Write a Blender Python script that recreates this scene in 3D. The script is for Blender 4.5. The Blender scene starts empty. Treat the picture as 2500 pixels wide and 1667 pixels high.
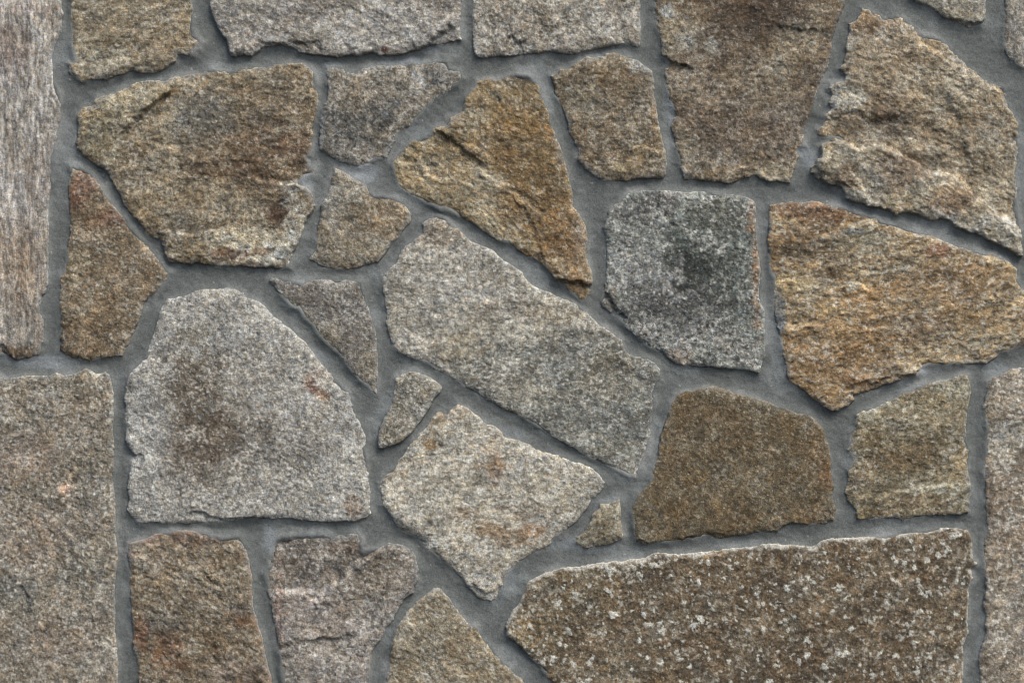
import bpy, math
import numpy as np

# ------------------------------------------------------------ camera, sky, sun, exposure
scene = bpy.context.scene
UNIT = 0.0006                      # the survey of the wall is kept in units of 0.6 mm
MID_U, MID_V, MID_Z = 1250.0, 833.5, 1.45

cam = bpy.data.objects.new('camera', bpy.data.cameras.new('camera'))
scene.collection.objects.link(cam)
cam.location = (0.0, -3.0, MID_Z)
cam.rotation_euler = (math.radians(90), 0, 0)
cam.data.sensor_width = 36
cam.data.lens = 36 * (3.0 - 0.010) / (2500 * UNIT)
cam.data.clip_end = 100
scene.camera = cam

SUN_EL, SUN_AZ = math.radians(55), math.radians(42)      # azimuth: from straight in front of the wall towards its right
world = bpy.data.worlds.new('World'); scene.world = world
world.use_nodes = True
wn = world.node_tree
sky = wn.nodes.new('ShaderNodeTexSky')
sky.sky_type = 'NISHITA'; sky.sun_disc = False
sky.sun_elevation = SUN_EL
sky.sun_rotation = math.pi - SUN_AZ
sky.air_density = 1.0; sky.dust_density = 4.0; sky.ozone_density = 1.0
wn.links.new(sky.outputs[0], wn.nodes['Background'].inputs[0])
wn.nodes['Background'].inputs[1].default_value = 0.085

sd = bpy.data.lights.new('sun', 'SUN')
sd.energy = 1.5; sd.angle = math.radians(22); sd.color = (1.0, 0.95, 0.88)
so = bpy.data.objects.new('sun', sd); scene.collection.objects.link(so)
dx, dy, dz = math.cos(SUN_EL) * math.sin(SUN_AZ), -math.cos(SUN_EL) * math.cos(SUN_AZ), math.sin(SUN_EL)
from mathutils import Vector
so.rotation_euler = Vector((dx, dy, dz)).to_track_quat('Z', 'Y').to_euler()
so.location = (2, -3, 4)

scene.view_settings.view_transform = 'Standard'
scene.view_settings.look = 'None'
scene.view_settings.gamma = 1
scene.view_settings.exposure = 0.85

scene.cycles.pixel_filter_type = 'BLACKMAN_HARRIS'
scene.cycles.filter_width = 1.0

# ------------------------------------------------------------ noise
rs = np.random.RandomState(7)
PERM = rs.permutation(1024).astype(np.int64)
GA = rs.uniform(0, 2 * np.pi, 1024)
GX, GY = np.cos(GA).astype(np.float32), np.sin(GA).astype(np.float32)

def pn(x, y, seed=0):
    x = x + seed * 17.31; y = y - seed * 9.77
    xf = np.floor(x); yf = np.floor(y)
    xi = xf.astype(np.int64); yi = yf.astype(np.int64)
    fx = (x - xf).astype(np.float32); fy = (y - yf).astype(np.float32)
    a = PERM[(xi + seed * 131) & 1023]; b = PERM[(xi + 1 + seed * 131) & 1023]
    def g(h, ax, ay):
        return GX[h] * ax + GY[h] * ay
    n00 = g(PERM[(a + yi) & 1023], fx, fy)
    n10 = g(PERM[(b + yi) & 1023], fx - 1, fy)
    n01 = g(PERM[(a + yi + 1) & 1023], fx, fy - 1)
    n11 = g(PERM[(b + yi + 1) & 1023], fx - 1, fy - 1)
    u = fx * fx * fx * (fx * (fx * 6 - 15) + 10); v = fy * fy * fy * (fy * (fy * 6 - 15) + 10)
    return 1.55 * ((n00 * (1 - u) + n10 * u) * (1 - v) + (n01 * (1 - u) + n11 * u) * v)

def fbm(x, y, wl, octv=4, seed=0, gain=0.5, ang=0.0, an=1.0):
    """fractal noise; wl = longest wavelength in survey units; an > 1 stretches it along ang (degrees, up to the right)"""
    if an != 1.0 or ang != 0.0:
        c, s = math.cos(math.radians(-ang)), math.sin(math.radians(-ang))
        xr = (x * c + y * s) / an; yr = -x * s + y * c
    else:
        xr, yr = x, y
    out = 0; amp = 1.0; f = 1.0 / wl
    for o in range(octv):
        ca, sa = math.cos(.7 + 1.1 * o), math.sin(.7 + 1.1 * o)       # every octave on its own turned lattice
        out = out + amp * pn((xr * ca + yr * sa) * f, (yr * ca - xr * sa) * f, seed * 7 + o)
        amp *= gain; f *= 2.03
    return out

def smooth(a, b, x):
    t = np.clip((x - a) / (b - a), 0, 1)
    return t * t * (3 - 2 * t)

def lin(c):
    c = np.asarray(c, dtype=np.float32) / 255.0
    return np.where(c <= 0.04045, c / 12.92, ((c + 0.055) / 1.055) ** 2.4)

def poly_sdf(px, py, poly):
    """signed distance to a closed outline, positive inside"""
    d2 = np.full(px.shape, 1e12, dtype=np.float32); inside = np.zeros(px.shape, dtype=bool)
    n = len(poly)
    for i in range(n):
        x0, y0 = poly[i]; x1, y1 = poly[(i + 1) % n]
        ex, ey = x1 - x0, y1 - y0
        L = ex * ex + ey * ey
        if L == 0: continue
        wx = px - x0; wy = py - y0
        t = np.clip((wx * ex + wy * ey) / L, 0, 1)
        d2 = np.minimum(d2, (wx - ex * t) ** 2 + (wy - ey * t) ** 2)
        if y0 != y1:
            cond = (y0 > py) != (y1 > py)
            inside ^= cond & (px < ex * (py - y0) / (ey if ey else 1e-9) + x0)
    d = np.sqrt(d2)
    return np.where(inside, d, -d)

def line_sd(px, py, pts):
    """distance to an open polyline, side sign (negative above a line drawn left to right) and end fade"""
    best = np.full(px.shape, 1e12, dtype=np.float32); sg = np.zeros(px.shape, dtype=np.float32); end = np.zeros(px.shape, dtype=np.float32)
    n = len(pts) - 1
    for i in range(n):
        x0, y0 = pts[i]; x1, y1 = pts[i + 1]
        ex, ey = x1 - x0, y1 - y0; L = math.hypot(ex, ey)
        wx = px - x0; wy = py - y0
        tr = (wx * ex + wy * ey) / (L * L); t = np.clip(tr, 0, 1)
        d = (wx - ex * t) ** 2 + (wy - ey * t) ** 2
        side = (ex * wy - ey * wx) / L
        e = np.zeros_like(d)
        if i == 0: e = np.maximum(e, -tr * L)
        if i == n - 1: e = np.maximum(e, (tr - 1) * L)
        m = d < best
        best = np.where(m, d, best); sg = np.where(m, side, sg); end = np.where(m, e, end)
    return np.sqrt(best), sg, end

# ------------------------------------------------------------ survey of the stones
# outline in survey units (u to the right, v down)
PLAN = {
    's1': '-290,-12 120,-10 144,2 145,19 151,29 147,46 149,77 142,88 130,111 126,130 123,153 124,172 128,199 138,218 144,233 147,249 142,268 144,291 136,314 136,337 132,360 126,383 119,413 122,444 115,475 114,505 115,536 116,550 113,615 114,665 113,691 107,714 98,722 96,745 92,764 103,779 101,806 101,833 96,856 90,867 69,873 38,879 19,873 0,869 -290,880',
    's2': '172,-180 170,0 168,38 171,77 168,111 174,130 176,153 166,155 164,176 172,184 188,191 195,197 214,195 245,193 260,191 276,184 295,179 310,173 321,170 344,176 371,175 390,171 406,163 413,155 425,151 431,132 452,134 473,135 478,124 486,122 488,111 498,101 490,98 486,90 475,82 469,69 469,38 465,0 455,-170',
    's3': '520,-190 511,0 511,23 517,34 524,46 530,65 540,80 553,98 555,115 561,130 574,137 593,134 609,134 626,124 638,115 650,111 677,110 700,112 715,117 726,124 753,132 780,133 803,135 822,137 853,134 876,134 891,128 906,128 925,132 952,134 979,130 1002,124 1029,117 1052,109 1075,107 1109,100 1122,98 1121,57 1124,23 1124,0 1130,-170',
    's4': '1160,-160 1153,0 1152,31 1155,57 1154,88 1154,115 1157,130 1165,139 1182,139 1201,137 1211,136 1231,136 1257,135 1280,132 1300,128 1319,126 1345,126 1368,128 1395,130 1414,128 1433,121 1453,115 1476,112 1499,108 1518,107 1533,107 1546,114 1556,115 1562,107 1563,77 1562,38 1563,0 1560,-190',
    's5': '1600,-200 1600,0 1599,31 1604,46 1603,65 1611,84 1613,111 1621,138 1629,153 1625,168 1627,191 1631,214 1632,230 1640,245 1644,264 1655,283 1646,291 1642,306 1646,325 1648,344 1652,360 1657,379 1659,398 1665,417 1673,436 1694,438 1721,439 1743,442 1770,446 1789,444 1809,434 1831,432 1843,425 1857,434 1877,440 1903,442 1930,445 1934,425 1942,413 1948,396 1951,383 1944,367 1961,354 1965,337 1968,314 1976,295 1988,276 1991,249 1995,233 2003,226 2007,207 2012,195 2020,168 2026,145 2032,119 2032,96 2039,73 2045,54 2055,31 2062,11 2064,0 2080,-190',
    's6': '2108,23 2121,22 2133,31 2148,38 2156,46 2179,38 2202,42 2217,50 2232,63 2244,78 2259,86 2275,86 2294,92 2309,103 2321,119 2336,134 2351,149 2366,165 2386,176 2401,191 2420,203 2447,212 2462,218 2458,237 2466,264 2474,276 2485,291 2489,306 2487,344 2485,371 2481,402 2481,440 2487,467 2487,498 2493,536 2495,574 2497,577 2496,611 2493,624 2481,617 2466,611 2451,600 2428,590 2412,586 2401,577 2374,567 2359,561 2336,550 2324,540 2298,533 2275,538 2259,533 2244,523 2225,517 2206,517 2187,523 2167,511 2144,508 2133,507 2114,498 2091,492 2068,480 2060,465 2056,457 2037,454 2018,440 1999,432 1984,423 1984,410 1993,402 1997,387 2007,379 2005,356 2026,346 2045,344 2026,339 2003,333 1999,318 2014,306 2014,283 2030,268 2026,249 2037,230 2026,214 2030,203 2064,199 2068,184 2060,176 2049,168 2064,157 2066,134 2068,107 2070,88 2077,77 2076,57 2091,46 2102,38',
    's7': '2110,-190 2200,-30 2244,4 2267,15 2298,33 2328,48 2355,60 2374,64 2397,61 2405,46 2407,23 2409,0 2415,-180',
    's8': '2465,-180 2458,0 2456,38 2453,77 2454,115 2470,145 2489,157 2500,163 2600,175 2790,150 2800,-180',
    's9': '184,348 191,367 207,383 230,398 253,413 268,432 279,455 291,478 306,505 329,536 352,566 364,578 387,582 394,592 400,611 406,630 410,638 432,640 455,645 478,642 501,644 528,648 551,652 574,649 605,651 628,652 657,654 673,657 703,653 709,630 717,607 730,580 740,554 747,531 763,508 765,498 763,475 753,459 738,452 749,432 765,421 765,410 753,398 747,383 755,383 757,360 761,333 757,314 766,291 774,264 776,245 772,218 774,195 765,176 753,163 734,155 711,153 684,155 650,163 623,165 605,170 582,172 559,176 536,172 509,170 494,176 475,180 452,184 421,189 402,199 367,195 344,199 329,205 306,214 283,226 256,232 233,241 222,256 195,264 186,283 191,302 189,325',
    's10': '168,404 167,432 164,467 165,501 170,521 168,551 167,577 159,607 158,638 153,665 145,676 145,707 142,737 145,768 147,806 144,833 144,856 161,869 176,873 199,873 218,880 245,873 268,871 295,868 306,848 318,825 329,799 341,768 348,741 364,722 387,703 402,684 411,665 398,649 379,630 360,607 341,580 318,554 299,531 279,508 268,494 249,467 233,440 222,425 207,413 191,408 180,404',
    's11': '799,165 797,191 803,214 799,237 784,260 784,283 782,306 782,325 778,348 780,367 799,379 822,390 845,400 864,408 879,406 899,400 918,390 941,387 950,367 960,344 971,325 990,310 1010,299 1025,283 1044,260 1059,249 1078,235 1094,218 1117,205 1130,191 1124,172 1101,165 1094,147 1067,144 1040,153 1025,161 1002,147 994,151 990,159 967,161 937,159 906,161 883,168 868,180 845,176 830,166 810,161',
    's12': '1166,195 1159,214 1136,237 1132,260 1124,272 1101,287 1094,306 1059,314 1036,333 1006,344 987,356 971,371 958,390 956,417 962,440 975,459 998,471 1017,482 1032,494 1048,501 1078,513 1109,524 1136,536 1159,547 1186,566 1200,577 1223,588 1246,596 1269,615 1292,626 1315,638 1330,649 1342,665 1361,688 1384,707 1407,726 1414,735 1430,733 1441,714 1445,691 1443,665 1433,642 1430,619 1432,588 1430,565 1426,546 1414,523 1403,508 1395,459 1384,413 1372,375 1361,344 1349,314 1342,283 1332,253 1322,222 1311,199 1292,182 1261,178 1234,186 1223,195 1197,193',
    's13': '1347,184 1353,207 1357,230 1368,256 1380,276 1389,299 1393,325 1405,352 1412,371 1410,390 1430,413 1445,429 1464,438 1495,443 1529,442 1556,433 1583,432 1617,436 1625,425 1628,406 1625,375 1621,352 1613,325 1606,295 1602,260 1596,230 1596,199 1590,172 1575,161 1556,147 1533,142 1518,132 1499,129 1481,130 1476,138 1445,142 1433,139 1420,145 1403,159 1391,170 1368,168 1363,178',
    's14': '1533,469 1518,486 1502,498 1487,513 1479,532 1474,555 1474,557 1481,584 1479,615 1483,649 1481,680 1476,707 1468,730 1470,749 1487,762 1502,772 1518,785 1531,802 1552,818 1571,837 1590,852 1617,860 1629,875 1652,887 1678,892 1709,896 1736,894 1755,900 1793,900 1828,904 1854,908 1860,887 1868,867 1869,825 1868,776 1860,737 1860,691 1854,638 1847,588 1847,550 1845,519 1847,524 1845,501 1839,486 1812,478 1774,473 1736,469 1698,468 1659,468 1621,465 1583,466 1552,466',
    's15': '1882,500 1878,538 1877,577 1878,615 1877,653 1888,680 1894,707 1888,726 1890,749 1896,783 1901,806 1907,837 1915,867 1922,902 1924,923 1942,940 1965,955 1988,975 2010,992 2032,1002 2053,998 2076,988 2085,975 2081,963 2095,961 2125,954 2156,942 2190,931 2225,919 2252,910 2248,898 2275,890 2313,888 2355,890 2389,887 2414,885 2443,864 2470,854 2500,843 2527,833 2531,730 2508,710 2500,703 2489,684 2483,657 2466,640 2443,628 2412,619 2374,611 2336,603 2309,590 2278,577 2252,569 2217,557 2187,548 2152,540 2137,531 2106,521 2068,508 2045,501 2014,496 1984,492 1953,494 1926,492 1903,496',
    's16': '816,411 809,432 803,459 797,482 784,501 782,524 778,543 774,565 770,588 768,615 755,626 755,636 772,642 788,651 814,656 845,657 876,651 899,644 923,638 941,615 952,596 971,580 983,561 1000,538 1002,523 988,500 983,494 960,482 933,478 918,478 899,463 887,444 864,432 837,421',
    's17': '654,684 673,707 692,730 707,751 726,756 738,776 761,799 780,825 795,841 818,860 837,879 853,902 872,925 891,940 906,955 918,961 921,932 920,902 918,864 918,825 910,791 902,760 891,730 885,707 881,688 864,684 830,684 791,683 761,684 738,689 719,686 688,683 673,677 661,677',
    's18': '1069,527 1048,534 1031,544 1032,569 1013,584 990,600 975,622 967,645 948,657 933,676 930,695 937,722 943,753 941,783 948,814 956,837 967,856 987,867 1013,879 1040,887 1063,902 1094,917 1117,929 1136,946 1163,957 1186,975 1231,999 1257,1009 1288,1028 1315,1043 1353,1066 1384,1086 1437,1117 1468,1128 1491,1140 1518,1155 1537,1165 1556,1170 1560,1155 1571,1128 1579,1113 1587,1090 1588,1067 1587,1036 1594,1009 1600,986 1602,955 1613,929 1613,902 1598,887 1579,875 1556,871 1537,867 1525,852 1518,833 1499,814 1472,799 1453,783 1430,760 1407,745 1384,733 1361,726 1342,714 1319,707 1303,699 1288,688 1273,665 1250,649 1223,634 1200,611 1174,600 1147,592 1136,577 1124,561 1101,550 1086,534',
    's19': '998,908 979,915 966,925 964,944 958,971 952,994 944,1013 933,1032 925,1051 923,1074 925,1093 937,1095 956,1086 983,1076 998,1063 1017,1036 1032,1017 1048,994 1059,975 1076,955 1078,946 1063,932 1040,921 1013,908',
    's20': '455,720 432,726 406,730 400,745 390,760 383,783 377,806 367,829 358,852 352,871 333,887 318,906 310,925 306,948 302,971 306,994 300,1017 306,1047 306,1067 314,1094 325,1113 314,1128 314,1151 310,1193 314,1220 308,1247 318,1258 333,1274 364,1276 402,1277 440,1277 478,1277 517,1276 555,1276 600,1270 631,1266 669,1265 715,1266 753,1270 791,1272 830,1273 868,1272 891,1264 906,1255 902,1232 902,1201 897,1170 897,1136 893,1105 889,1067 883,1047 868,1017 860,994 853,959 830,940 814,921 803,910 780,887 757,856 742,837 719,814 696,795 677,779 657,764 642,745 623,733 600,726 589,714 570,705 547,704 524,709 501,706 478,710',
    's21': '-280,925 0,924 23,923 57,919 77,917 115,919 134,911 153,917 176,915 191,910 207,902 222,908 237,915 253,908 264,917 270,940 272,978 272,1036 272,1105 275,1144 276,1201 277,1258 281,1316 285,1354 281,1392 274,1442 279,1480 279,1545 283,1603 283,1667 280,1840 -290,1850',
    's22': '314,1327 310,1350 314,1392 312,1431 316,1465 320,1499 323,1545 325,1584 333,1622 337,1667 345,1850 690,1840 660,1667 651,1622 639,1565 628,1526 616,1480 612,1438 609,1392 605,1362 597,1331 586,1312 566,1310 543,1312 517,1308 501,1300 475,1297 440,1295 417,1299 398,1304 375,1304 352,1318 333,1322',
    's23': '677,1312 657,1331 654,1354 646,1362 650,1381 642,1404 650,1431 657,1461 665,1499 669,1538 677,1561 678,1603 682,1641 688,1667 735,1830 880,1840 895,1667 902,1633 906,1603 912,1576 929,1561 941,1534 960,1511 971,1484 983,1465 1006,1446 1017,1423 1021,1396 1015,1369 1006,1346 987,1333 967,1329 948,1327 937,1331 914,1339 887,1341 885,1316 868,1302 837,1306 814,1312 791,1306 761,1304 730,1304 703,1306',
    's24': '929,1170 923,1180 929,1201 933,1232 948,1251 964,1274 977,1295 998,1304 1021,1320 1040,1343 1063,1358 1086,1373 1109,1392 1128,1415 1143,1434 1159,1450 1174,1463 1197,1467 1216,1457 1224,1444 1231,1423 1247,1396 1266,1373 1285,1358 1300,1350 1319,1343 1342,1331 1357,1312 1384,1293 1410,1270 1430,1247 1445,1220 1464,1201 1479,1180 1468,1167 1449,1147 1422,1136 1391,1128 1365,1113 1342,1109 1315,1101 1288,1086 1257,1075 1231,1067 1212,1043 1205,1036 1189,1036 1174,1024 1159,1013 1143,998 1132,992 1117,988 1101,998 1090,1009 1067,1005 1055,1017 1044,1040 1029,1059 1013,1070 998,1086 987,1109 967,1132 948,1151',
    's25': '1512,1222 1491,1230 1468,1232 1460,1247 1449,1258 1441,1277 1426,1297 1410,1312 1407,1327 1418,1335 1437,1339 1460,1335 1487,1329 1506,1323 1521,1316 1520,1293 1514,1270 1516,1247',
    's26': '1652,965 1640,982 1634,1001 1629,1024 1619,1047 1613,1070 1608,1117 1598,1140 1590,1163 1579,1186 1560,1209 1548,1232 1543,1251 1544,1281 1550,1304 1556,1323 1571,1331 1602,1330 1632,1327 1659,1320 1694,1316 1728,1310 1755,1314 1786,1310 1820,1304 1858,1299 1900,1297 1915,1281 1934,1276 1965,1281 1991,1281 2014,1277 2037,1270 2041,1243 2033,1212 2039,1189 2030,1155 2030,1124 2026,1098 2020,1067 2009,1043 1991,1024 1968,1013 1942,1009 1919,998 1884,984 1850,976 1823,969 1800,963 1774,954 1743,944 1717,948 1690,955 1667,959',
    's27': '2366,917 2347,915 2324,925 2294,932 2259,940 2229,950 2198,967 2167,982 2137,998 2106,1005 2093,1015 2091,1043 2076,1055 2074,1082 2072,1098 2085,1113 2083,1124 2072,1147 2074,1178 2066,1201 2076,1228 2095,1247 2095,1266 2125,1269 2164,1265 2194,1264 2206,1270 2236,1263 2275,1258 2313,1256 2343,1258 2366,1251 2370,1220 2374,1189 2366,1159 2366,1124 2368,1101 2359,1075 2359,1036 2366,998 2370,963',
    's28': '1353,1392 1330,1400 1311,1408 1288,1423 1282,1442 1269,1473 1254,1492 1242,1511 1234,1534 1238,1553 1254,1565 1277,1584 1292,1603 1315,1626 1334,1653 1349,1667 1420,1840 2340,1850 2351,1667 2353,1641 2351,1603 2355,1576 2366,1545 2365,1507 2366,1469 2366,1434 2376,1411 2370,1388 2386,1377 2374,1350 2374,1316 2365,1297 2343,1289 2317,1288 2286,1293 2255,1297 2213,1304 2175,1308 2137,1312 2099,1313 2064,1314 2030,1316 2010,1323 1991,1335 1961,1333 1926,1331 1888,1331 1838,1335 1800,1341 1755,1343 1728,1348 1694,1354 1659,1356 1621,1352 1598,1352 1575,1364 1544,1369 1514,1373 1483,1373 1453,1377 1414,1385 1384,1387',
    's29': '1055,1440 1040,1454 1017,1469 998,1484 987,1503 967,1526 960,1549 956,1576 952,1603 946,1633 943,1667 925,1850 1360,1845 1277,1664 1251,1641 1231,1622 1212,1599 1193,1576 1174,1557 1163,1534 1136,1519 1117,1488 1109,1480 1094,1461 1075,1440',
    's30': '2780,880 2500,898 2474,902 2451,913 2428,921 2410,932 2412,959 2401,994 2409,1036 2409,1078 2407,1113 2405,1155 2412,1189 2409,1232 2412,1266 2416,1293 2409,1327 2403,1366 2409,1404 2412,1438 2405,1473 2412,1511 2409,1545 2401,1580 2393,1614 2395,1667 2395,1840 2800,1850',
}

# colour, second colour, foliation angle, stretch, proud height (mm), roughness of the face, edge raggedness, and its marks
def S(label, base, alt, ang=0, an=1.0, top=9.0, rough=1.0, rag=1.0, dark=0.5, light=0.4, grain=1.0, gs=1.0, dust=0.5,
      bevel=1.0, tilt=(0, 0), patches=(), ledges=(), flecks=None, mix=0.5, stripes=0.0, rim=None, ripple=0.0, facets=(), streak=None):
    return dict(label=label, base=base, alt=alt, ang=ang, an=an, top=top, rough=rough, rag=rag, dark=dark, light=light,
                grain=grain, gs=gs, dust=dust, bevel=bevel, tilt=tilt, patches=patches, ledges=ledges, flecks=flecks,
                mix=mix, stripes=stripes, rim=rim, ripple=ripple, facets=facets, streak=streak)

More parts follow.
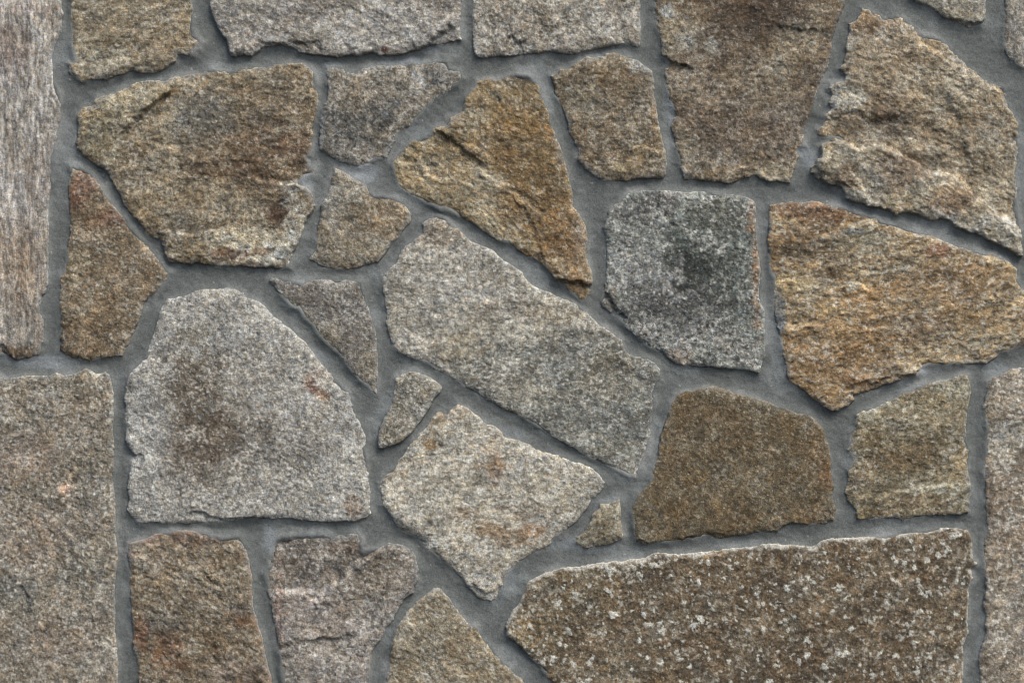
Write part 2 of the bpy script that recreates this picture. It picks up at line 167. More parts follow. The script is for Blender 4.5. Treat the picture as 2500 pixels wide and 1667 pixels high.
SPEC = {
 's1': S('tall pinkish grey stone with vertical streaks at the upper left edge', (172,166,159), (128,116,98), ang=90, an=7, top=10, stripes=1.0, dust=.5, rough=.8, rag=.8,
        patches=[(60,20,90,14,(178,166,160),.8),(20,120,50,60,(125,105,92),.6),(30,862,45,18,(110,88,60),.9),(115,700,25,90,(176,170,168),.6),(40,640,60,90,(165,140,112),.5),(90,450,60,80,(175,168,165),.5)],
        ledges=[([(-60,845),(0,848),(35,875)],4,4,40)]),
 's2': S('sandy stone at the top edge with a jagged chipped lower right corner', (147,133,109), (120,104,78), ang=18, an=2.5, top=10, rough=1.3, ledges=[([(176,150),(210,165),(262,160),(330,128),(410,118)],-4,9,45),([(200,95),(300,70),(380,60)],-2.5,6,50)],
        patches=[(230,140,60,30,(166,155,132),.6),(380,100,60,40,(130,110,80),.5)]),
 's3': S('wide pale grey stone at the top edge with a wavy undercut bottom', (152,147,139), (128,119,110), ang=-8, an=1.8, top=13, rough=1.1, rag=1.2, light=.7,
        patches=[(880,85,120,45,(170,166,160),.6),(1020,60,80,40,(165,160,152),.5),(938,122,9,6,(130,75,45),.9),(760,100,40,25,(125,118,104),.7)],
        ledges=[([(1020,122),(1059,97),(1090,69),(1135,62)],6,4,40),([(640,105),(720,108),(775,100),(787,118)],2.5,3,25)]),
 's4': S('pale granite stone at the top edge left of the tall brown stone', (155,147,134), (132,122,108), top=12, dark=.7, light=.6, gs=1.2,
        ledges=[([(1249,62),(1249,88),(1266,108),(1300,76)],2.5,3,18),([(1318,50),(1335,68),(1370,60)],2,3,20)], patches=[(1270,115,35,12,(125,124,120),.6),(1480,60,70,50,(166,160,150),.4)]),
 's5': S('tall brown stone with dark mottled top and white lichen spots', (128,112,90), (96,78,60), ang=20, an=1.5, top=10, rough=1.1, mix=.8, dark=.8, dust=.35,
        patches=[(1880,40,90,60,(72,56,42),.75),(1770,50,60,50,(86,68,48),.65),(1820,120,50,30,(96,78,58),.5),(1640,60,20,60,(150,132,100),.5),(1675,100,20,26,(174,168,156),.45),(1690,60,30,20,(160,150,134),.5),(1738,118,16,20,(176,172,162),.45),(1635,25,16,14,(160,156,148),.8),
                 (1860,320,110,75,(120,105,90),.6),(1700,200,90,60,(142,124,102),.5),(1930,130,60,60,(148,132,106),.5),(1880,420,60,22,(165,152,130),.8),(1660,370,40,40,(150,140,124),.5)],
        ledges=[([(1622,142),(1655,160),(1685,170)],5,3,30),([(1812,402),(1838,398),(1862,424),(1900,436)],-4,4,25),([(1690,291),(1701,310),(1702,330)],-3,3,25),([(1845,190),(1850,225)],-3,3,20),([(1905,60),(1990,75)],2.5,4,40)]),
 's6': S('very large tan stone with craggy ridges, upper right', (168,152,126), (136,118,92), ang=-12, an=1.8, top=11, rough=1.5, rag=1.5, facets=[([(1930,348),(2040,342),(2090,358),(2180,362),(2290,430),(2400,500),(2520,600),(2450,700),(1900,500)],4,5,(172,158,132),.35)], bevel=1.3, mix=.6, dark=.6, tilt=(0,2),
        patches=[(2150,270,120,60,(116,96,72),.7),(2340,290,100,60,(140,118,88),.5),(2180,120,80,60,(136,114,84),.45),(2070,240,40,26,(185,180,168),.75),(2130,455,100,45,(176,166,148),.5),(2060,380,70,25,(178,166,142),.6),(2330,470,90,18,(178,166,142),.5),(2430,560,60,40,(182,176,164),.7),(2290,520,60,25,(166,160,148),.6),
                 (2130,60,60,30,(140,110,76),.5),(2200,420,70,40,(112,84,56),.6),(2060,420,35,30,(110,90,70),.6),(2330,240,90,60,(160,142,112),.4),(2440,370,60,40,(128,120,104),.5),(2330,490,50,30,(130,100,70),.6)],
        ledges=[([(1995,352),(2045,340),(2083,358),(2160,358),(2230,395)],-8,5,80),([(2062,400),(2096,440),(2104,482),(2150,500)],-5,5,45),
                ([(2240,420),(2336,432),(2385,482),(2450,528),(2495,560)],-7,6,70),([(2229,73),(2278,128),(2366,168),(2440,230)],-5,7,70),([(1985,410),(2040,445),(2065,455)],4,4,30),
                ([(2310,240),(2345,300),(2370,390)],3,8,60),([(2030,290),(2100,270),(2200,290)],3,6,50)]),
 's7': S('small pale stone corner poking down from the top edge at right', (148,141,126), (130,120,98), ang=-25, an=2, top=12, bevel=1.6, ledges=[([(2230,-5),(2300,38),(2380,62),(2410,50)],4,4,30)]),
 's8': S('grey stone cut off by the top right corner', (142,136,126), (120,114,104), ang=85, an=2, top=7, dust=1.0, rough=1.0),
 's9': S('large brown stone with diagonal crack and whitish lower edge', (146,130,104), (112,94,70), ang=15, an=1.7, top=11, rough=1.4, rag=1.2, mix=.7, dark=.75, facets=[([(120,260),(330,150),(420,205),(400,235),(345,279),(305,330),(260,420),(120,420)],2.2,4,(156,142,114),.5)],
        patches=[(698,528,52,34,(78,54,34),.85),(620,415,140,34,(98,74,48),.7),(640,350,80,50,(112,84,58),.5),(540,270,90,45,(108,98,84),.5),(610,585,110,22,(196,186,166),.8),(660,622,110,18,(204,196,178),.8),(725,540,30,50,(190,184,170),.6),(490,290,70,60,(112,108,102),.5),(290,250,80,50,(160,146,118),.7),
                 (560,620,40,14,(112,76,44),.7),(640,615,30,9,(112,84,52),.7),(720,455,40,16,(172,160,142),.6),(720,350,40,50,(112,84,60),.5),(250,360,40,50,(128,118,92),.6)],
        ledges=[([(308,314),(345,277),(407,228)],7,4,45),([(395,560),(470,572),(560,556)],-5,4,35),([(615,436),(690,448),(765,455)],-5,4,45),([(400,362),(440,355),(476,362)],-3,3,25),
                ([(520,250),(600,235),(650,260)],-2.5,5,30),([(470,420),(600,400),(720,420)],-3,7,50)]),
 's10': S('tall kite-shaped stone with a reddish pointed top', (136,117,92), (110,94,72), ang=-10, an=1.4, top=9, mix=.7, dark=.7, gs=1.06, dust=.25, rough=.8,
        patches=[(195,445,34,40,(136,92,68),.6),(178,495,26,16,(96,62,42),.8),(260,530,50,22,(118,78,58),.6),(215,560,40,40,(150,122,90),.5),(205,830,60,60,(120,98,70),.4),(185,640,25,60,(150,136,110),.5)]),
 's11': S('mottled grey stone with a dark smudge in its middle', (142,134,121), (118,110,98), top=7, rag=1.5, mix=.6, dark=.8, dust=.8, gs=1.2, rough=.9,
        patches=[(860,285,100,45,(88,88,88),.7),(820,340,70,50,(100,100,98),.55),(1017,200,16,34,(178,175,170),.7),(860,220,60,40,(150,136,114),.5),(1070,180,30,25,(112,110,106),.6)]),
 's12': S('wedge-shaped rusty orange-brown stone left of a small square stone', (146,130,102), (116,94,62), ang=-25, an=2.0, top=12, rough=1.3, mix=.6, dark=.6, dust=.4, facets=[([(850,300),(1085,325),(1130,362),(1200,430),(1300,540),(1330,640),(1100,600),(850,480)],-2,5,(158,142,114),.55)],
        patches=[(1300,380,90,190,(122,97,60),.7),(1385,600,70,90,(128,98,62),.65),(1130,435,90,30,(150,132,102),.6),(1190,460,50,30,(170,158,136),.5),(1270,188,46,18,(82,70,54),.8),(1050,350,50,40,(142,124,94),.5),
                 (1250,500,60,30,(160,134,100),.5),(1400,700,25,30,(130,98,64),.6),(1420,560,18,60,(150,130,110),.6)],
        ledges=[([(1060,310),(1092,332),(1128,362),(1180,400)],4,4,45),([(1350,680),(1385,688),(1410,682),(1446,694)],8,4,40),([(975,395),(1030,405),(1060,430),(1150,450)],-3,4,30),([(1180,420),(1240,470),(1320,520)],-3,5,40)]),
 's13': S('small squarish brown stone in the upper middle with clipped top corners', (133,117,93), (112,94,70), ang=12, an=1.5, top=12, mix=.6, dark=.7, rough=1.2,
        patches=[(1560,370,26,20,(152,132,96),.6),(1500,190,50,50,(122,102,74),.4),(1560,155,30,16,(160,156,150),.7),(1430,240,40,40,(140,130,112),.5),(1600,260,12,60,(128,100,62),.6),(1512,410,12,10,(170,160,128),.7)],
        ledges=[([(1479,215),(1472,262),(1508,289)],1.6,5,25),([(1545,360),(1580,355),(1600,372)],-3,3,18)]),
 's14': S('dark grey squarish stone with white speckles and a rusty right edge', (130,137,130), (104,110,104), ang=30, an=1.2, top=11, mix=.7, dark=1.0, light=.7, gs=1.0, grain=1.2,
        patches=[(1670,690,140,140,(82,91,85),.7),(1680,690,80,100,(54,62,57),.75),(1590,745,80,40,(84,86,84),.6),(1660,760,110,60,(72,75,73),.7),(1760,520,60,40,(84,84,72),.6),(1850,620,12,170,(142,112,78),.7),(1840,520,12,50,(146,116,78),.7),(1665,870,30,26,(146,132,116),.85),(1560,660,80,70,(150,151,148),.5),(1600,820,110,40,(152,152,146),.5),(1700,800,80,60,(134,136,132),.4),
                 (1560,520,70,40,(110,106,104),.4),(1490,730,20,40,(142,134,120),.6),(1800,860,50,40,(138,138,130),.6),(1640,740,70,30,(82,84,82),.5),(1620,480,60,25,(98,94,92),.5)],
        ledges=[([(1482,712),(1510,755),(1530,770)],5,3,25),([(1640,870),(1655,830),(1700,828)],-2,3,20)]),
 's15': S('large orange-tan stone with streaky grain touching the right edge', (162,142,112), (134,108,77), ang=12, an=3.2, top=11, rough=1.4, mix=.8, dark=.75, light=.55, ripple=1.0,
        patches=[(1980,512,90,30,(116,80,58),.6),(1955,615,42,34,(104,98,90),.6),(2110,760,80,60,(164,126,76),.5),(2020,670,40,20,(88,68,46),.6),(1940,690,50,25,(168,154,124),.5),(2250,790,90,30,(112,92,74),.4),
                 (2080,695,16,12,(196,184,164),.9),(2100,580,60,30,(150,145,128),.6),(2340,700,110,50,(150,122,90),.5),(1905,760,14,50,(130,132,134),.8),(2080,564,22,8,(128,132,136),.9),(2420,820,80,30,(168,152,126),.5),
                 (2090,930,60,16,(140,104,68),.6),(2020,950,50,25,(158,130,92),.5),(2290,610,25,15,(165,112,84),.6)],
        ledges=[([(2010,572),(2080,549),(2150,541),(2260,580)],-5,4,40),([(2090,940),(2160,926),(2256,908)],4,3,25),([(1890,800),(1990,790),(2050,795)],-3,5,40),([(2062,700),(2090,686),(2130,712)],-4,3,18),([(2070,960),(2085,952)],-4,3,15),([(2180,880),(2240,905)],-4,5,25)]),
 's16': S('small five-sided tan stone above a grey triangular one', (141,128,108), (122,108,86), ang=-40, an=1.4, top=9, dark=.5, patches=[(930,520,50,50,(140,116,82),.5),(830,470,40,50,(146,140,128),.5),(880,620,60,30,(140,130,112),.4)]),
 's17': S('grey triangle-shaped stone pointing down, right of the domed stone', (126,121,114), (112,106,98), top=9, rough=.6, dark=.6, light=.5, gs=.8, dust=.3, patches=[(900,900,25,50,(134,124,104),.6),(800,820,25,30,(140,128,104),.5),(710,745,10,9,(110,118,96),.5)]),
 's18': S('long pale diagonal stone across the centre, greyer at its lower end', (166,161,150), (148,142,127), facets=[([(1070,872),(1200,862),(1300,824),(1420,796),(1700,900),(1600,1250),(1250,1100)],-1.2,9,(124,125,117),.75)], ang=18, an=1.8, top=12, light=.7, dark=.5, mix=.6, dust=.4,
        patches=[(1430,985,190,130,(122,123,115),.6),(1500,1010,70,80,(118,120,114),.5),(1250,930,90,60,(136,132,120),.6),(1080,700,100,90,(166,160,148),.5),(1230,815,110,25,(170,162,142),.6),(1120,850,90,25,(160,146,116),.5),(1500,920,70,50,(112,104,84),.5),
                 (1060,570,60,30,(134,116,92),.5),(1000,830,50,25,(168,164,156),.6),(1190,640,80,40,(150,146,136),.5),(1330,760,70,30,(150,136,110),.5)],
        ledges=[([(960,800),(1050,830),(1120,845)],-2,5,40)]),
 's19': S('small upright pale stone like a bent finger, right of the triangle tip', (150,144,130), (130,122,106), top=13, dark=.7, light=.7, gs=.9, grain=1.2, rough=.8),
 's20': S('large dome-shaped grey stone with a rust spot and brown stain', (164,162,155), (146,143,135), ang=15, an=1.2, top=11, rough=.9, light=.7, dark=.6, gs=.9, dust=.3,
        patches=[(470,950,75,90,(104,92,74),.75),(600,1040,60,80,(122,112,96),.5),(500,1100,115,95,(104,90,72),.8),(768,930,24,24,(146,88,54),.9),(768,905,40,30,(176,170,158),.5),(790,968,18,14,(150,112,72),.7),(768,935,12,10,(96,56,44),.7),(731,893,17,18,(182,180,172),.9),(800,930,26,18,(178,172,158),.8),
                 (365,1080,45,130,(162,162,158),.6),(560,720,130,50,(154,150,140),.4),(640,1170,180,60,(150,146,136),.4),(690,1080,110,50,(112,106,96),.5),(860,1230,22,30,(134,108,80),.6),(470,820,40,25,(118,110,92),.6),(800,1010,40,30,(158,154,144),.5),(600,900,80,60,(146,140,128),.4)],
        ledges=[([(306,1085),(326,1108),(350,1118)],4,4,25),([(392,1135),(393,1180),(400,1230)],-2.5,4,30),([(310,920),(345,885),(380,880)],-3,5,40),([(470,1250),(560,1266),(640,1262)],3,3,20),([(680,1200),(760,1150)],-1.5,5,40)]),
 's21': S('big pinkish speckled granite stone in the lower left corner', (147,135,119), (122,115,103), top=12, rough=1.0, dark=.7, light=.6, gs=1.12, grain=.9, mix=.7,
        patches=[(60,1120,60,50,(150,128,112),.4),(140,930,60,40,(130,116,90),.4),(90,1330,90,80,(150,130,112),.4),(60,1450,60,50,(104,104,96),.4),(200,1380,60,60,(116,112,100),.4),(160,1560,80,50,(140,120,100),.4),(155,1195,14,10,(172,144,126),.8)],
        ledges=[([(125,1215),(140,1192),(175,1188)],-5,5,40),([(75,1285),(105,1262),(125,1245)],-3,3,25),([(60,1440),(70,1490)],3,4,25),([(130,1620),(150,1640),(160,1690)],-3,4,25)]),
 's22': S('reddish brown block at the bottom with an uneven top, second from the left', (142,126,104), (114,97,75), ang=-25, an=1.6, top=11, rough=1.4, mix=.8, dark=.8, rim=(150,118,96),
        patches=[(410,1590,40,50,(112,76,44),.7),(590,1510,28,18,(122,84,48),.6),(345,1540,18,40,(120,74,42),.6),(360,1350,45,50,(152,134,116),.5),(470,1310,100,20,(116,82,60),.5),(560,1460,60,40,(146,134,118),.5),(420,1500,60,40,(106,98,86),.5),(560,1640,60,30,(150,130,116),.5)],
        ledges=[([(330,1360),(370,1372),(400,1420)],-3,3,25),([(410,1560),(440,1590)],-3,3,25),([(350,1420),(430,1405)],-2,3,20),([(500,1400),(530,1420)],3,3,20)]),
 's23': S('pinkish grey stone at the bottom with a curved ridge across it', (146,138,129), (122,113,103), ang=12, an=1.5, top=12, rough=.9, mix=.6, dark=.8, light=.6, tilt=(1.5,0), facets=[([(600,1250),(960,1250),(950,1325),(893,1360),(836,1403),(780,1440),(700,1446),(600,1420)],-4.5,10,(118,109,99),.55)],
        patches=[(760,1370,90,40,(114,104,94),.6),(930,1400,60,60,(128,116,100),.6),(760,1480,90,40,(158,144,134),.5),(685,1520,25,60,(140,122,108),.5),(820,1530,100,25,(164,152,144),.5),(840,1620,80,40,(160,150,142),.5),(840,1340,45,16,(104,88,76),.6),(680,1480,8,100,(146,112,94),.45)],
        ledges=[([(765,1475),(800,1440),(830,1408),(891,1362),(948,1327)],-9,6,26),([(686,1578),(720,1566),(753,1561),(850,1548)],3.5,5,40),([(700,1440),(760,1450),(800,1440)],-3,4,30)]),
 's24': S('pale kite-shaped stone with orange stains, lower centre', (178,171,156), (158,150,131), streak=((160,134,96),.5), ang=15, an=2.2, top=11, light=.8, dark=.6, mix=.5, dust=.4,
        patches=[(1292,1300,30,22,(166,132,96),.8),(1124,1251,32,16,(158,130,92),.7),(1052,1084,26,10,(158,128,82),.8),(1212,1140,18,42,(160,130,100),.7),(1190,1294,60,16,(152,124,86),.7),(1250,1320,60,16,(152,126,92),.6),(1180,1140,60,10,(156,128,88),.5),
                 (1080,1210,80,50,(176,170,156),.5),(960,1200,60,60,(172,166,152),.4),(1150,1340,60,30,(176,168,152),.5),(1100,1000,50,30,(152,134,106),.5),(1390,1200,60,40,(160,156,144),.5)],
        ledges=[([(1160,1428),(1185,1446),(1218,1436)],4,3,20),([(940,1260),(1000,1290),(1080,1360)],3,10,60)]),
 's25': S('smallest triangular stone, tucked under the pale kite-shaped stone', (144,134,112), (122,111,90), ang=55, an=2.2, top=14, dust=.2, dark=.5, rough=1.3),
 's26': S('smooth dark brown trapezoid stone above the long speckled one', (108,93,70), (94,80,57), top=10, rough=.5, gs=.85, dark=.45, light=.35, mix=.5, dust=.25,
        patches=[(2014,1165,16,28,(124,90,56),.5),(1995,1100,22,50,(122,100,70),.5),(1640,1330,70,12,(118,110,96),.6),(1660,1050,120,60,(108,90,66),.4),(1960,1270,60,30,(128,106,76),.5),(1870,1180,80,80,(106,92,70),.4)],
        ledges=[([(1560,1325),(1640,1322),(1730,1304),(1790,1310)],3,4,14)]),
 's27': S('olive-tan squarish stone between the brown trapezoid and right edge', (145,131,102), (120,104,74), ang=18, an=2.2, top=10, rough=1.2, mix=.7, dark=.7, light=.5,
        patches=[(2195,1130,70,20,(104,84,54),.6),(2105,1170,30,25,(108,90,72),.5),(2110,990,60,30,(160,154,134),.6),(2260,1230,70,22,(124,98,62),.5),(2200,1050,50,20,(110,100,84),.4),(2330,950,60,30,(156,146,120),.5),(2300,1190,60,14,(164,154,128),.5)],
        ledges=[([(2080,1260),(2150,1210),(2260,1190),(2350,1180)],-2.5,4,30)]),
 's28': S('longest brown stone, full of white flecks, along the bottom right', (122,104,80), (98,80,58), ang=20, an=1.4, top=12, rough=1.0, mix=.8, dark=.8, light=.6, gs=1.12, flecks=900,
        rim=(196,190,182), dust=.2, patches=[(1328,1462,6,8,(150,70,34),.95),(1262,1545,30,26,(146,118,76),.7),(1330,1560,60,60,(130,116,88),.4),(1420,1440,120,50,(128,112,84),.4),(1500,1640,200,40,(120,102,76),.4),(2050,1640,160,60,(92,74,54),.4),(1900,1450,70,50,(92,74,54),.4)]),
 's29': S('tan pointed stone rising from the bottom edge, left of the long speckled one', (147,134,112), (128,112,86), ang=-30, an=1.6, top=9, gs=.9, light=.6, dark=.5, mix=.6, patches=[(1080,1510,60,50,(132,122,102),.4),(1100,1640,120,50,(142,124,94),.4)]),
 's30': S('pale beige stone cut off by the right edge at the bottom', (150,137,120), (128,112,94), ang=25, an=1.8, top=10, gs=1.0, light=.8, dark=.5, mix=.7,
        patches=[(2450,1080,50,60,(164,156,142),.5),(2460,1300,60,50,(134,116,98),.5),(2470,1480,60,50,(158,146,130),.5),(2440,1400,40,40,(140,124,104),.5)]),
}

# the wall goes on past what the photograph shows: plainer stones laid round it
def ring_outline(u0, v0, u1, v1, seed):
    r = np.random.RandomState(seed); pts = []
    for (a, b) in (((u0, v0), (u1, v0)), ((u1, v0), (u1, v1)), ((u1, v1), (u0, v1)), ((u0, v1), (u0, v0))):
        for t in (0, .33, .66):
            c = 0 if t else 16
            pts.append((a[0] + (b[0] - a[0]) * t + r.uniform(-14, 14) + c * np.sign((u0 + u1) / 2 - a[0]),
                        a[1] + (b[1] - a[1]) * t + r.uniform(-14, 14) + c * np.sign((v0 + v1) / 2 - a[1])))
    return pts
ring = []
rr = np.random.RandomState(5)
u = -760
while u < 3250:
    w = rr.uniform(240, 470)
    ring.append((u, -560, u + w, -255)); ring.append((u + 60, 1925, u + w + 60, 2200)); u += w + 62
for (u0, u1) in ((-760, -350), (2870, 3260)):
    v = -190
    while v < 1800:
        h = rr.uniform(230, 420)
        ring.append((u0 + rr.uniform(-20, 20), v, u1 + rr.uniform(-15, 15), min(v + h, 1860))); v += h + 62
TONES = [((146,133,112),(122,106,82)), ((137,130,120),(118,110,98)), ((132,112,86),(108,86,60)), ((154,146,132),(130,122,108))]
for i, (a, b, c, d) in enumerate(ring):
    if d - b < 80: continue
    k = 'ring%d' % i
    PLAN[k] = ring_outline(a, b, c, d, 40 + i)
    t = TONES[(i * 7) % 4]
    SPEC[k] = S(None, t[0], t[1], ang=(i * 37) % 60 - 30, an=1.6, top=9 + i % 4, mix=.6, dark=.7)

def outline(k):
    p = PLAN[k]
    return [tuple(map(float, q.split(','))) for q in p.split()] if isinstance(p, str) else p

# ------------------------------------------------------------ materials
def rock_material(name, grain_mm, contrast, bump, rough):
    m = bpy.data.materials.new(name); m.use_nodes = True
    nt = m.node_tree; N = nt.nodes; L = nt.links
    bs = N['Principled BSDF']
    at = N.new('ShaderNodeAttribute'); at.attribute_name = 'mineral'
    tc = N.new('ShaderNodeTexCoord')
    n1 = N.new('ShaderNodeTexNoise'); n1.inputs['Scale'].default_value = 1000.0 / grain_mm; n1.inputs['Detail'].default_value = 3; n1.inputs['Roughness'].default_value = .75
    L.new(tc.outputs['Object'], n1.inputs['Vector'])
    mr = N.new('ShaderNodeMapRange'); mr.inputs[1].default_value = .28; mr.inputs[2].default_value = .72
    mr.inputs[3].default_value = 1 - contrast; mr.inputs[4].default_value = 1 + contrast
    L.new(n1.outputs['Fac'], mr.inputs[0])
    mu = N.new('ShaderNodeVectorMath'); mu.operation = 'SCALE'
    L.new(at.outputs['Color'], mu.inputs[0]); L.new(mr.outputs[0], mu.inputs['Scale'])
    L.new(mu.outputs[0], bs.inputs['Base Color'])
    bp = N.new('ShaderNodeBump'); bp.inputs['Strength'].default_value = bump; bp.inputs['Distance'].default_value = 0.0012
    n2 = N.new('ShaderNodeTexNoise'); n2.inputs['Scale'].default_value = 700.0 / grain_mm; n2.inputs['Detail'].default_value = 4; n2.inputs['Roughness'].default_value = .7
    L.new(tc.outputs['Object'], n2.inputs['Vector'])
    L.new(n2.outputs['Fac'], bp.inputs['Height']); L.new(bp.outputs[0], bs.inputs['Normal'])
    bs.inputs['Roughness'].default_value = rough
    bs.inputs['Specular IOR Level'].default_value = .35
    return m
MAT_COARSE = rock_material('coarse_granite', 2.6, .62, .9, .8)
MAT_FINE = rock_material('fine_grained_stone', 2.0, .60, .8, .78)
MAT_MORTAR = rock_material('grey_cement_mortar', 2.1, .36, .5, .9)

# ------------------------------------------------------------ mesh from a height field on a survey grid
def sheet(name, U, V, H, keep, COL, mat):
    """U, V survey grids, H height (mm) out of the wall, keep = mask of corners in use"""
    ny, nx = U.shape
    fk = keep[:-1, :-1] | keep[1:, :-1] | keep[:-1, 1:] | keep[1:, 1:]
    idx = np.arange(ny * nx).reshape(ny, nx)
    a = idx[:-1, :-1][fk]; b = idx[:-1, 1:][fk]; c = idx[1:, 1:][fk]; d = idx[1:, :-1][fk]
    quads = np.stack([a, d, c, b], 1)
    used, inv = np.unique(quads.ravel(), return_inverse=True)
    co = np.empty((len(used), 3), dtype=np.float32)
    co[:, 0] = (U.ravel()[used] - MID_U) * UNIT
    co[:, 1] = -H.ravel()[used] * 0.001
    co[:, 2] = (MID_V - V.ravel()[used]) * UNIT + MID_Z
    cen = co.mean(0); cen[1] = 0
    co -= cen
    me = bpy.data.meshes.new(name)
    nf = len(quads)
    me.vertices.add(len(used)); me.vertices.foreach_set('co', co.ravel())
    me.loops.add(nf * 4); me.loops.foreach_set('vertex_index', inv.astype(np.int32).ravel())
    me.polygons.add(nf)
    me.polygons.foreach_set('loop_start', np.arange(0, nf * 4, 4, dtype=np.int32))
    me.polygons.foreach_set('loop_total', np.full(nf, 4, dtype=np.int32))
    me.polygons.foreach_set('use_smooth', np.ones(nf, dtype=bool))
    me.update(calc_edges=True)
    ca = me.color_attributes.new('mineral', 'FLOAT_COLOR', 'POINT')
    rgba = np.ones((len(used), 4), dtype=np.float32)
    rgba[:, :3] = COL.reshape(-1, 3)[used]
    ca.data.foreach_set('color', rgba.ravel())
    me.materials.append(mat)
    o = bpy.data.objects.new(name, me)
    scene.collection.objects.link(o)
    o.location = cen
    return o

DUST = lin((140, 145, 144))
def blend(C, m, col):
    m = m[..., None]
    return C * (1 - m) + np.asarray(col, dtype=np.float32) * m

# mortar height shared by the mortar and by what dips into it
def ragged(U, V, poly, amp, seed):
    wx = fbm(U, V, 46, 4, 300 + seed, .62) * 2.2 * amp + fbm(U, V, 13, 2, 360 + seed, .7) * 1.2 * amp
    wy = fbm(U, V, 46, 4, 330 + seed, .62) * 2.2 * amp + fbm(U, V, 13, 2, 390 + seed, .7) * 1.2 * amp
    return poly_sdf(U + wx, V + wy, poly)

def build_stone(i, key, wall):
    sp = SPEC[key]; poly = outline(key); far = key.startswith('ring')
    st = 7.0 if far else 2.25
    us = [p[0] for p in poly]; vs = [p[1] for p in poly]
    pad = 14
    U, V = np.meshgrid(np.arange(min(us) - pad, max(us) + pad, st), np.arange(min(vs) - pad, max(vs) + pad, st))
    d = ragged(U, V, poly, sp['rag'], i) + 1.4
    # ---- relief
    ang, an, ro = sp['ang'], sp['an'], sp['rough']
    cu, cv = (min(us) + max(us)) / 2, (min(vs) + max(vs)) / 2
    top = 1.3 + sp['top'] * .36 + (2.0 if key == 's3' else 0)
    h = np.full(U.shape, top, dtype=np.float32)
    h += (U - cu) / 300 * sp['tilt'][0] - (V - cv) / 300 * sp['tilt'][1]
    h += fbm(U, V, 210, 3, i + 10) * 1.5 * ro
    for (wl, hh, sd_) in ((120, .75, 50), (48, .34, 60)):                # chipped terraces
        t = fbm(U, V, wl, 5, i + sd_, .56, ang, min(an, 1.5)) * 2.1
        q = np.floor(t); f = t - q
        h += (q + smooth(.5, .85, f) - .25 * f) * hh * .85 * ro
    rg = 1 - np.abs(fbm(U, V, 60, 4, i + 80, .55, ang, min(an, 1.6)))
    h += rg * .6 * ro
    e1 = fbm(U, V, 22, 3, i + 120, .7, ang, 1 + (min(an, 3) - 1) * .3)
    h += e1 * .42 * (.45 + .55 * ro)
    h += fbm(U, V, 10, 2, i + 130, .8, ang, 1 + (min(an, 3) - 1) * .2) * .30
    if sp['stripes']:
        h += fbm(U, V, 16, 3, i + 140, .6, 90, 9) * 1.1
    if sp['ripple']:
        h += fbm(U, V, 34, 3, i + 141, .55, ang, 5) * .8
    wu = U + fbm(U, V, 44, 4, i + 160, .6) * 7; wv = V + fbm(U, V, 44, 4, i + 170, .6) * 7
    vary = np.clip(.85 + .6 * fbm(U, V, 60, 2, i + 175), 0, 1.6)
    for (pts, hh, w, ln) in sp['ledges']:
        ds, sg, en = line_sd(wu, wv, pts)
        fade = np.exp(-np.maximum(en, 0) / (ln * .3))
        h += -hh * .75 * vary * np.tanh(sg / w) * np.exp(-ds / ln) * fade
    fac = []
    for (pts, hh, w, col, s) in sp['facets']:                 # one split plane standing over or under its neighbour
        m = smooth(-w, w, poly_sdf(wu, wv, pts)); fac.append((m, col, s)); h += m * hh
    # ---- edge
    bev = 7.5 * sp['bevel'] * (1 + .6 * fbm(U, V, 70, 2, i + 200))
    bev = np.maximum(bev, 2.0)
    edge = np.exp(-np.maximum(d, 0) / bev)
    low = np.clip(fbm(U, V, 120, 2, i + 210), 0, 1) * 3.0 * sp['dust']
    h -= edge * (3.1 + low)
    h = np.where(d < 0, np.minimum(h, top) + d * 4.5 - edge * 0, h)
    h = np.maximum(h, -30)
    # ---- colour
    m1 = smooth(-.5, .5, fbm(U, V, 130, 4, i + 230, .62, ang, an)) * sp['mix']
    C = np.empty(U.shape + (3,), dtype=np.float32); C[:] = lin(sp['base'])
    C = blend(C, m1, lin(sp['alt']))
    for (m, col, s) in fac:
        if col: C = blend(C, m * s, lin(col))
    jag = fbm(U, V, 45, 4, i + 250, .65, ang, an)
    if sp['streak']:
        C = blend(C, smooth(.15, .8, fbm(U, V, 40, 5, i + 253, .7, ang, 4.5)) * sp['streak'][1], lin(sp['streak'][0]))
    spk = fbm(U, V, 24, 3, i + 252, .85)
    for (x, y, rx, ry, col, s) in sp['patches']:
        dd = np.sqrt(((U - x) / rx) ** 2 + ((V - y) / ry) ** 2) + .38 * jag
        C = blend(C, smooth(1.5, .55, dd + .3 * spk) * min(1, s * 1.2), lin(col))
    gs = sp['gs'] * (2.0 if far else 1.0)
    hue = fbm(U, V, 26 * gs, 3, i + 260, .6, ang, 1 + (an - 1) * .6)
    bl = lin(sp['base']); sat = float((bl[0] - bl[2]) / bl[0])
    C = C * (1 + hue[..., None] * np.array([.05, .01, -.05], dtype=np.float32))
    rust = fbm(U, V, 85, 5, i + 263, .8, ang, 1 + (an - 1) * .5)
    C = C * (1 + np.clip(rust, -1.3, 1.3)[..., None] * np.array([.13, .02, -.19], dtype=np.float32) * min(1.0, sat * 1.6))
    C = C * np.exp(-np.clip(rust, -.6, 1.3) * .22 * sat)[..., None]
    ga = 1 + (an - 1) * .2
    C = C * np.exp(fbm(U, V, 70, 4, i + 268, .8, ang, 1 + (an - 1) * .6) * .24)[..., None]
    g1 = .55 * fbm(U, V, 30 * gs, 1, i + 270, .8, ang, ga) + fbm(U, V, 15 * gs, 3, i + 271, .9, ang, ga)
    C = C * np.exp(np.clip(g1, -1.7, 1.7) * .46 * sp['grain'])[..., None]
    warm = fbm(U, V, 11 * gs, 2, i + 274, .8)                        # single rusty and bluish grains
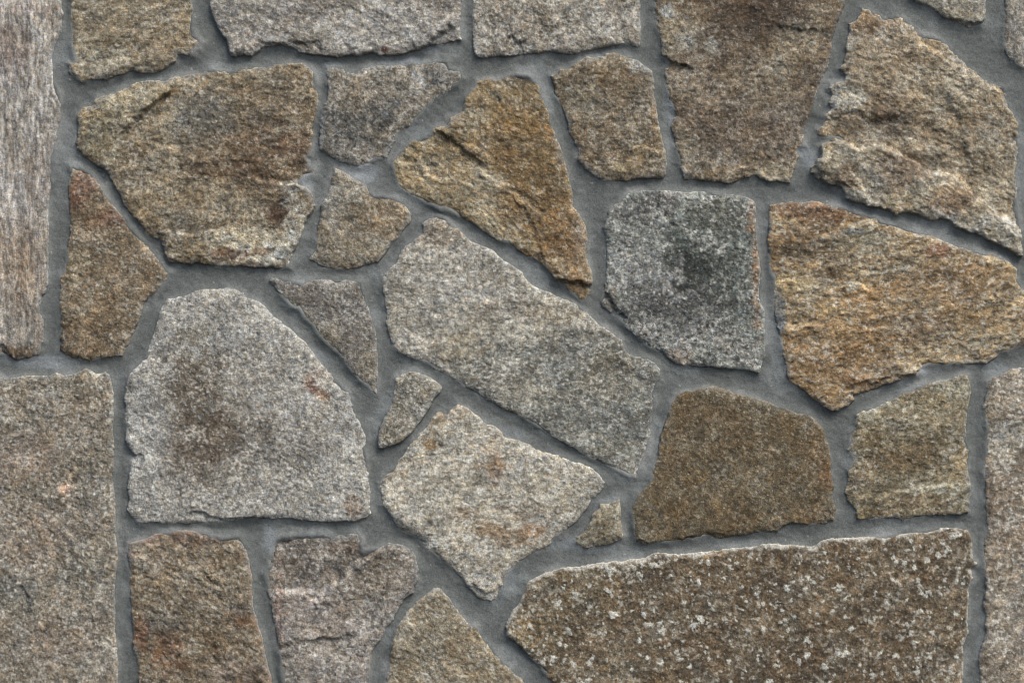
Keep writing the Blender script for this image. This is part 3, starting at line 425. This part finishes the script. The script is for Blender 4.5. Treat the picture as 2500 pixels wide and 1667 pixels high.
    C = C * (1 + warm[..., None] * np.array([.13, .02, -.14], dtype=np.float32))
    n1 = fbm(U, V, 9 * gs, 2, i + 280, .7, ang, ga) + .45 * fbm(U, V, 60, 3, i + 281, .7)
    C = blend(C, smooth(.3, 1.0, n1) * .8 * sp['dark'], lin((50, 47, 43)))
    n2 = fbm(U, V, 10 * gs, 2, i + 290, .7, ang, ga) + .55 * fbm(U, V, 66, 3, i + 291, .7)
    pale = np.clip((C @ np.array([.3, .6, .1], dtype=np.float32)) / .17, .12, 1.15)      # few pale crystals where the rock is dark
    C = blend(C, np.clip(smooth(.15, 1.0, n2) * .85 * sp['light'] * pale, 0, 1), lin((218, 214, 205)))
    n3 = fbm(U, V, 6.2, 2, i + 295, .6)
    C = blend(C, smooth(.62, 1.0, n3) * .55 * np.clip(pale + .2, 0, 1) * (.4 + sp['light']), lin((228, 226, 220)))
    C = blend(C, smooth(.55, .95, -n3) * .6 * (.4 + sp['dark']), lin((42, 40, 37)))
    if sp['stripes']:
        s1 = .8 * fbm(U, V, 13, 3, i + 301, .7, 90, 9) + .4 * fbm(U, V, 26, 3, i + 303, .8, 90, 2.5)
        C = C * np.exp(s1 * .36)[..., None]
        C = blend(C, smooth(.25, .8, s1 + .4 * jag) * .5, lin((112, 90, 62)))
    if sp['flecks']:
        r = np.random.RandomState(i)
        for _ in range(sp['flecks']):
            x, y = r.uniform(min(us), max(us)), r.uniform(min(vs), max(vs))
            R = r.choice([3.1, 4.3, 5.8, 8.5], p=[.35, .35, .22, .08]) * r.uniform(.8, 1.2); a = r.uniform(0, math.pi); e = r.uniform(.5, 1)
            i0, i1 = int((x - 16 - U[0, 0]) / st), int((x + 16 - U[0, 0]) / st); j0, j1 = int((y - 16 - V[0, 0]) / st), int((y + 16 - V[0, 0]) / st)
            if i0 < 0 or j0 < 0: continue
            uu = U[j0:j1, i0:i1] - x; vv = V[j0:j1, i0:i1] - y
            if uu.size == 0: continue
            p = uu * math.cos(a) + vv * math.sin(a); q2 = -uu * math.sin(a) + vv * math.cos(a)
            dd = np.sqrt(p * p + (q2 / e) ** 2) / R - .75 * g1[j0:j1, i0:i1]
            C[j0:j1, i0:i1] = blend(C[j0:j1, i0:i1], smooth(1.1, .7, dd) * r.uniform(.5, .95), lin((208, 208, 204)))
            h[j0:j1, i0:i1] += smooth(1.3, .3, dd) * .5
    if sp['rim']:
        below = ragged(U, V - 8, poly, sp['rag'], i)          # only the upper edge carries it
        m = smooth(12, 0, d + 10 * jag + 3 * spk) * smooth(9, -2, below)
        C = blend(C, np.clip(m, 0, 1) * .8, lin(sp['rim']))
    C = blend(C, np.full(U.shape, .26 if key not in ('s12', 's15', 's26') else .14, dtype=np.float32), (C @ np.array([.3, .6, .1], dtype=np.float32))[..., None])
    C = C * (1 + np.array([-.02, .0, -.09], dtype=np.float32) * min(1.0, .25 + sat))
    # cement smeared over the edges
    dm = smooth(11, 0, d + 10 * fbm(U, V, 90, 3, i + 320) + 3 * g1) * sp['dust'] * .8
    C = blend(C, np.clip(dm, 0, 1), DUST)
    C = np.clip(C, .015, .8)
    o = sheet('stone', U, V, h, d > -9, C, MAT_COARSE if sp['gs'] > 1.05 else MAT_FINE)
    if sp['label']: o['label'] = sp['label']
    o.parent = wall
    return o

# ------------------------------------------------------------ the wall
wall = bpy.data.objects.new('stone_wall', None)  # the stone wall itself, parent of its stones, mortar and core
scene.collection.objects.link(wall)
wall['label'] = 'wall of irregular brown and grey stones set in wide recessed grey mortar joints'
wall['category'] = 'stone wall'

keys = list(PLAN)
W0, W1, Z0, Z1 = -840, 3340, -640, 2280
def build_mortar():
    def field(U, V):
        d = np.full(U.shape, -200.0, dtype=np.float32)       # distance to the nearest stone, positive under it
        for i, k in enumerate(keys):
            poly = outline(k); us = [p[0] for p in poly]; vs = [p[1] for p in poly]
            i0 = max(np.searchsorted(U[0], min(us) - 90), 0); i1 = np.searchsorted(U[0], max(us) + 90)
            j0 = max(np.searchsorted(V[:, 0], min(vs) - 90), 0); j1 = np.searchsorted(V[:, 0], max(vs) + 90)
            if i1 <= i0 or j1 <= j0: continue
            s = np.s_[j0:j1, i0:i1]
            d[s] = np.maximum(d[s], ragged(U[s], V[s], poly, SPEC[k]['rag'], i))
        h = -1.7 + fbm(U, V, 160, 3, 900) * 1.0
        rise = 3.5 + 2.2 * fbm(U, V, 85, 2, 910)
        h += rise * np.exp(-np.maximum(-d, 0) / 13.0)
        h += fbm(U, V, 34, 4, 920, .6, -20, 1.6) * .45 + fbm(U, V, 9, 2, 930, .8) * .2
        h = np.where(d > 6, h - (d - 6) * .3, h)
        return d, h
    def colour(U, V, d):
        C = np.empty(U.shape + (3,), dtype=np.float32); C[:] = lin((104, 109, 107))
        n = fbm(U, V, 150, 4, 940, .6)
        C = blend(C, smooth(.0, .9, n) * .55, lin((142, 148, 148)))
        C = blend(C, smooth(.1, 1.0, -n) * .4, lin((97, 101, 97)))
        C = C * np.exp(fbm(U, V, 14, 4, 950, .9) * .10)[..., None]
        C = blend(C, smooth(16, 0, -d + 9 * fbm(U, V, 40, 3, 955)) * smooth(-.4, .7, fbm(U, V, 120, 2, 957)) * .55, lin((146, 148, 146)))   # bright haze along the stone edges, painted into the mortar colour in patches
        for (x, y, rx, ry, s) in ((1040, 108, 50, 20, .8), (1065, 60, 14, 70, .6), (890, 420, 50, 28, .8), (1000, 150, 60, 16, .6), (752, 220, 14, 50, .6), (1640, 250, 18, 60, .6), (1975, 385, 26, 34, .6),
                                  (1960, 230, 16, 60, .6), (1225, 1400, 40, 60, .55), (655, 1320, 18, 50, .6), (100, 880, 110, 18, .6), (1650, 740, 20, 60, .3), (860, 760, 20, 60, .5), (760, 880, 40, 30, .4), (1420, 1330, 90, 18, .5),
                                  (745, 440, 20, 40, .6), (1230, 1060, 60, 20, .3), (2250, 905, 40, 10, .6), (2440, 900, 30, 16, .4), (960, 520, 30, 20, .5)):
            dd = np.sqrt(((U - x) / rx) ** 2 + ((V - y) / ry) ** 2) + .35 * fbm(U, V, 50, 4, 958, .65)
            C = blend(C, smooth(1.4, .3, dd) * s, lin((152, 159, 163)))
        pit = pn(U / 9, V / 9, 961)
        C = blend(C, smooth(.68, .82, pit) * .5, lin((58, 58, 54)))
        C = blend(C, smooth(-.80, -.90, pit) * .5, lin((190, 190, 184)))
        return C
    st = 3.2
    U, V = np.meshgrid(np.arange(-60, 2561, st), np.arange(-60, 1728, st))
    d, h = field(U, V)
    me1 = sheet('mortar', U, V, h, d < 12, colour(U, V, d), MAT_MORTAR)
    parts = [me1]
    st = 10.0                                       # beyond the photograph, coarser
    u0, u1, v0, v1 = U[0, 0], U[0, -1], V[0, 0], V[-1, 0]
    for (a, b, c, e) in ((W0, W1, Z0, v0), (W0, W1, v1, Z1), (W0, u0, v0, v1), (u1, W1, v0, v1)):
        nx = int((b - a) / st) + 1; ny = int((e - c) / st) + 1
        U2, V2 = np.meshgrid(np.linspace(a, b, nx), np.linspace(c, e, ny))
        d2, h2 = field(U2, V2)
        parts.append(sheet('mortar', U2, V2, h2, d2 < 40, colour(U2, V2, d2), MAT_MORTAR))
    base = parts[0]
    # one mesh: append the outer sheets to the first
    import bmesh
    vs, qs, cs = [], [], []; off = 0
    for o in parts:
        me = o.data; n = len(me.vertices)
        co = np.empty(n * 3, dtype=np.float32); me.vertices.foreach_get('co', co); co = co.reshape(-1, 3) + np.array(o.location, dtype=np.float32)
        vi = np.empty(len(me.loops), dtype=np.int32); me.loops.foreach_get('vertex_index', vi)
        cc = np.empty(n * 4, dtype=np.float32); me.color_attributes['mineral'].data.foreach_get('color', cc)
        vs.append(co); qs.append(vi + off); cs.append(cc.reshape(-1, 4)); off += n
        bpy.data.objects.remove(o); bpy.data.meshes.remove(me)
    co = np.concatenate(vs); vi = np.concatenate(qs); cc = np.concatenate(cs); nf = len(vi) // 4
    me = bpy.data.meshes.new('mortar')
    me.vertices.add(len(co)); me.vertices.foreach_set('co', co.ravel())
    me.loops.add(len(vi)); me.loops.foreach_set('vertex_index', vi)
    me.polygons.add(nf); me.polygons.foreach_set('loop_start', np.arange(0, nf * 4, 4, dtype=np.int32))
    me.polygons.foreach_set('loop_total', np.full(nf, 4, dtype=np.int32)); me.polygons.foreach_set('use_smooth', np.ones(nf, dtype=bool))
    me.update(calc_edges=True)
    ca = me.color_attributes.new('mineral', 'FLOAT_COLOR', 'POINT'); ca.data.foreach_set('color', cc.ravel())
    me.materials.append(MAT_MORTAR)
    o = bpy.data.objects.new('mortar', me); scene.collection.objects.link(o); o.parent = wall
    o['label'] = 'recessed grey cement mortar filling the joints between the stones'

build_mortar()
for i, k in enumerate(keys):
    build_stone(i, k, wall)

# rubble core of the wall behind the face
x0, x1 = (W0 - MID_U) * UNIT, (W1 - MID_U) * UNIT
z0, z1 = (MID_V - Z1) * UNIT + MID_Z, (MID_V - Z0) * UNIT + MID_Z
me = bpy.data.meshes.new('wall_core')
co = [(x, y, z) for x in (x0, x1) for y in (0.045, 0.30) for z in (z0, z1)]
me.from_pydata(co, [], [(0, 1, 3, 2), (4, 6, 7, 5), (0, 4, 5, 1), (2, 3, 7, 6), (0, 2, 6, 4), (1, 5, 7, 3)])
core = bpy.data.objects.new('wall_core', me); scene.collection.objects.link(core); core.parent = wall
cm = bpy.data.materials.new('rubble_core'); cm.use_nodes = True
cn = cm.node_tree.nodes.new('ShaderNodeTexNoise'); cn.inputs['Scale'].default_value = 60
cr = cm.node_tree.nodes.new('ShaderNodeValToRGB'); cr.color_ramp.elements[0].color = (.12, .125, .12, 1); cr.color_ramp.elements[1].color = (.22, .23, .22, 1)
cm.node_tree.links.new(cn.outputs['Fac'], cr.inputs[0]); cm.node_tree.links.new(cr.outputs[0], cm.node_tree.nodes['Principled BSDF'].inputs['Base Color'])
me.materials.append(cm)
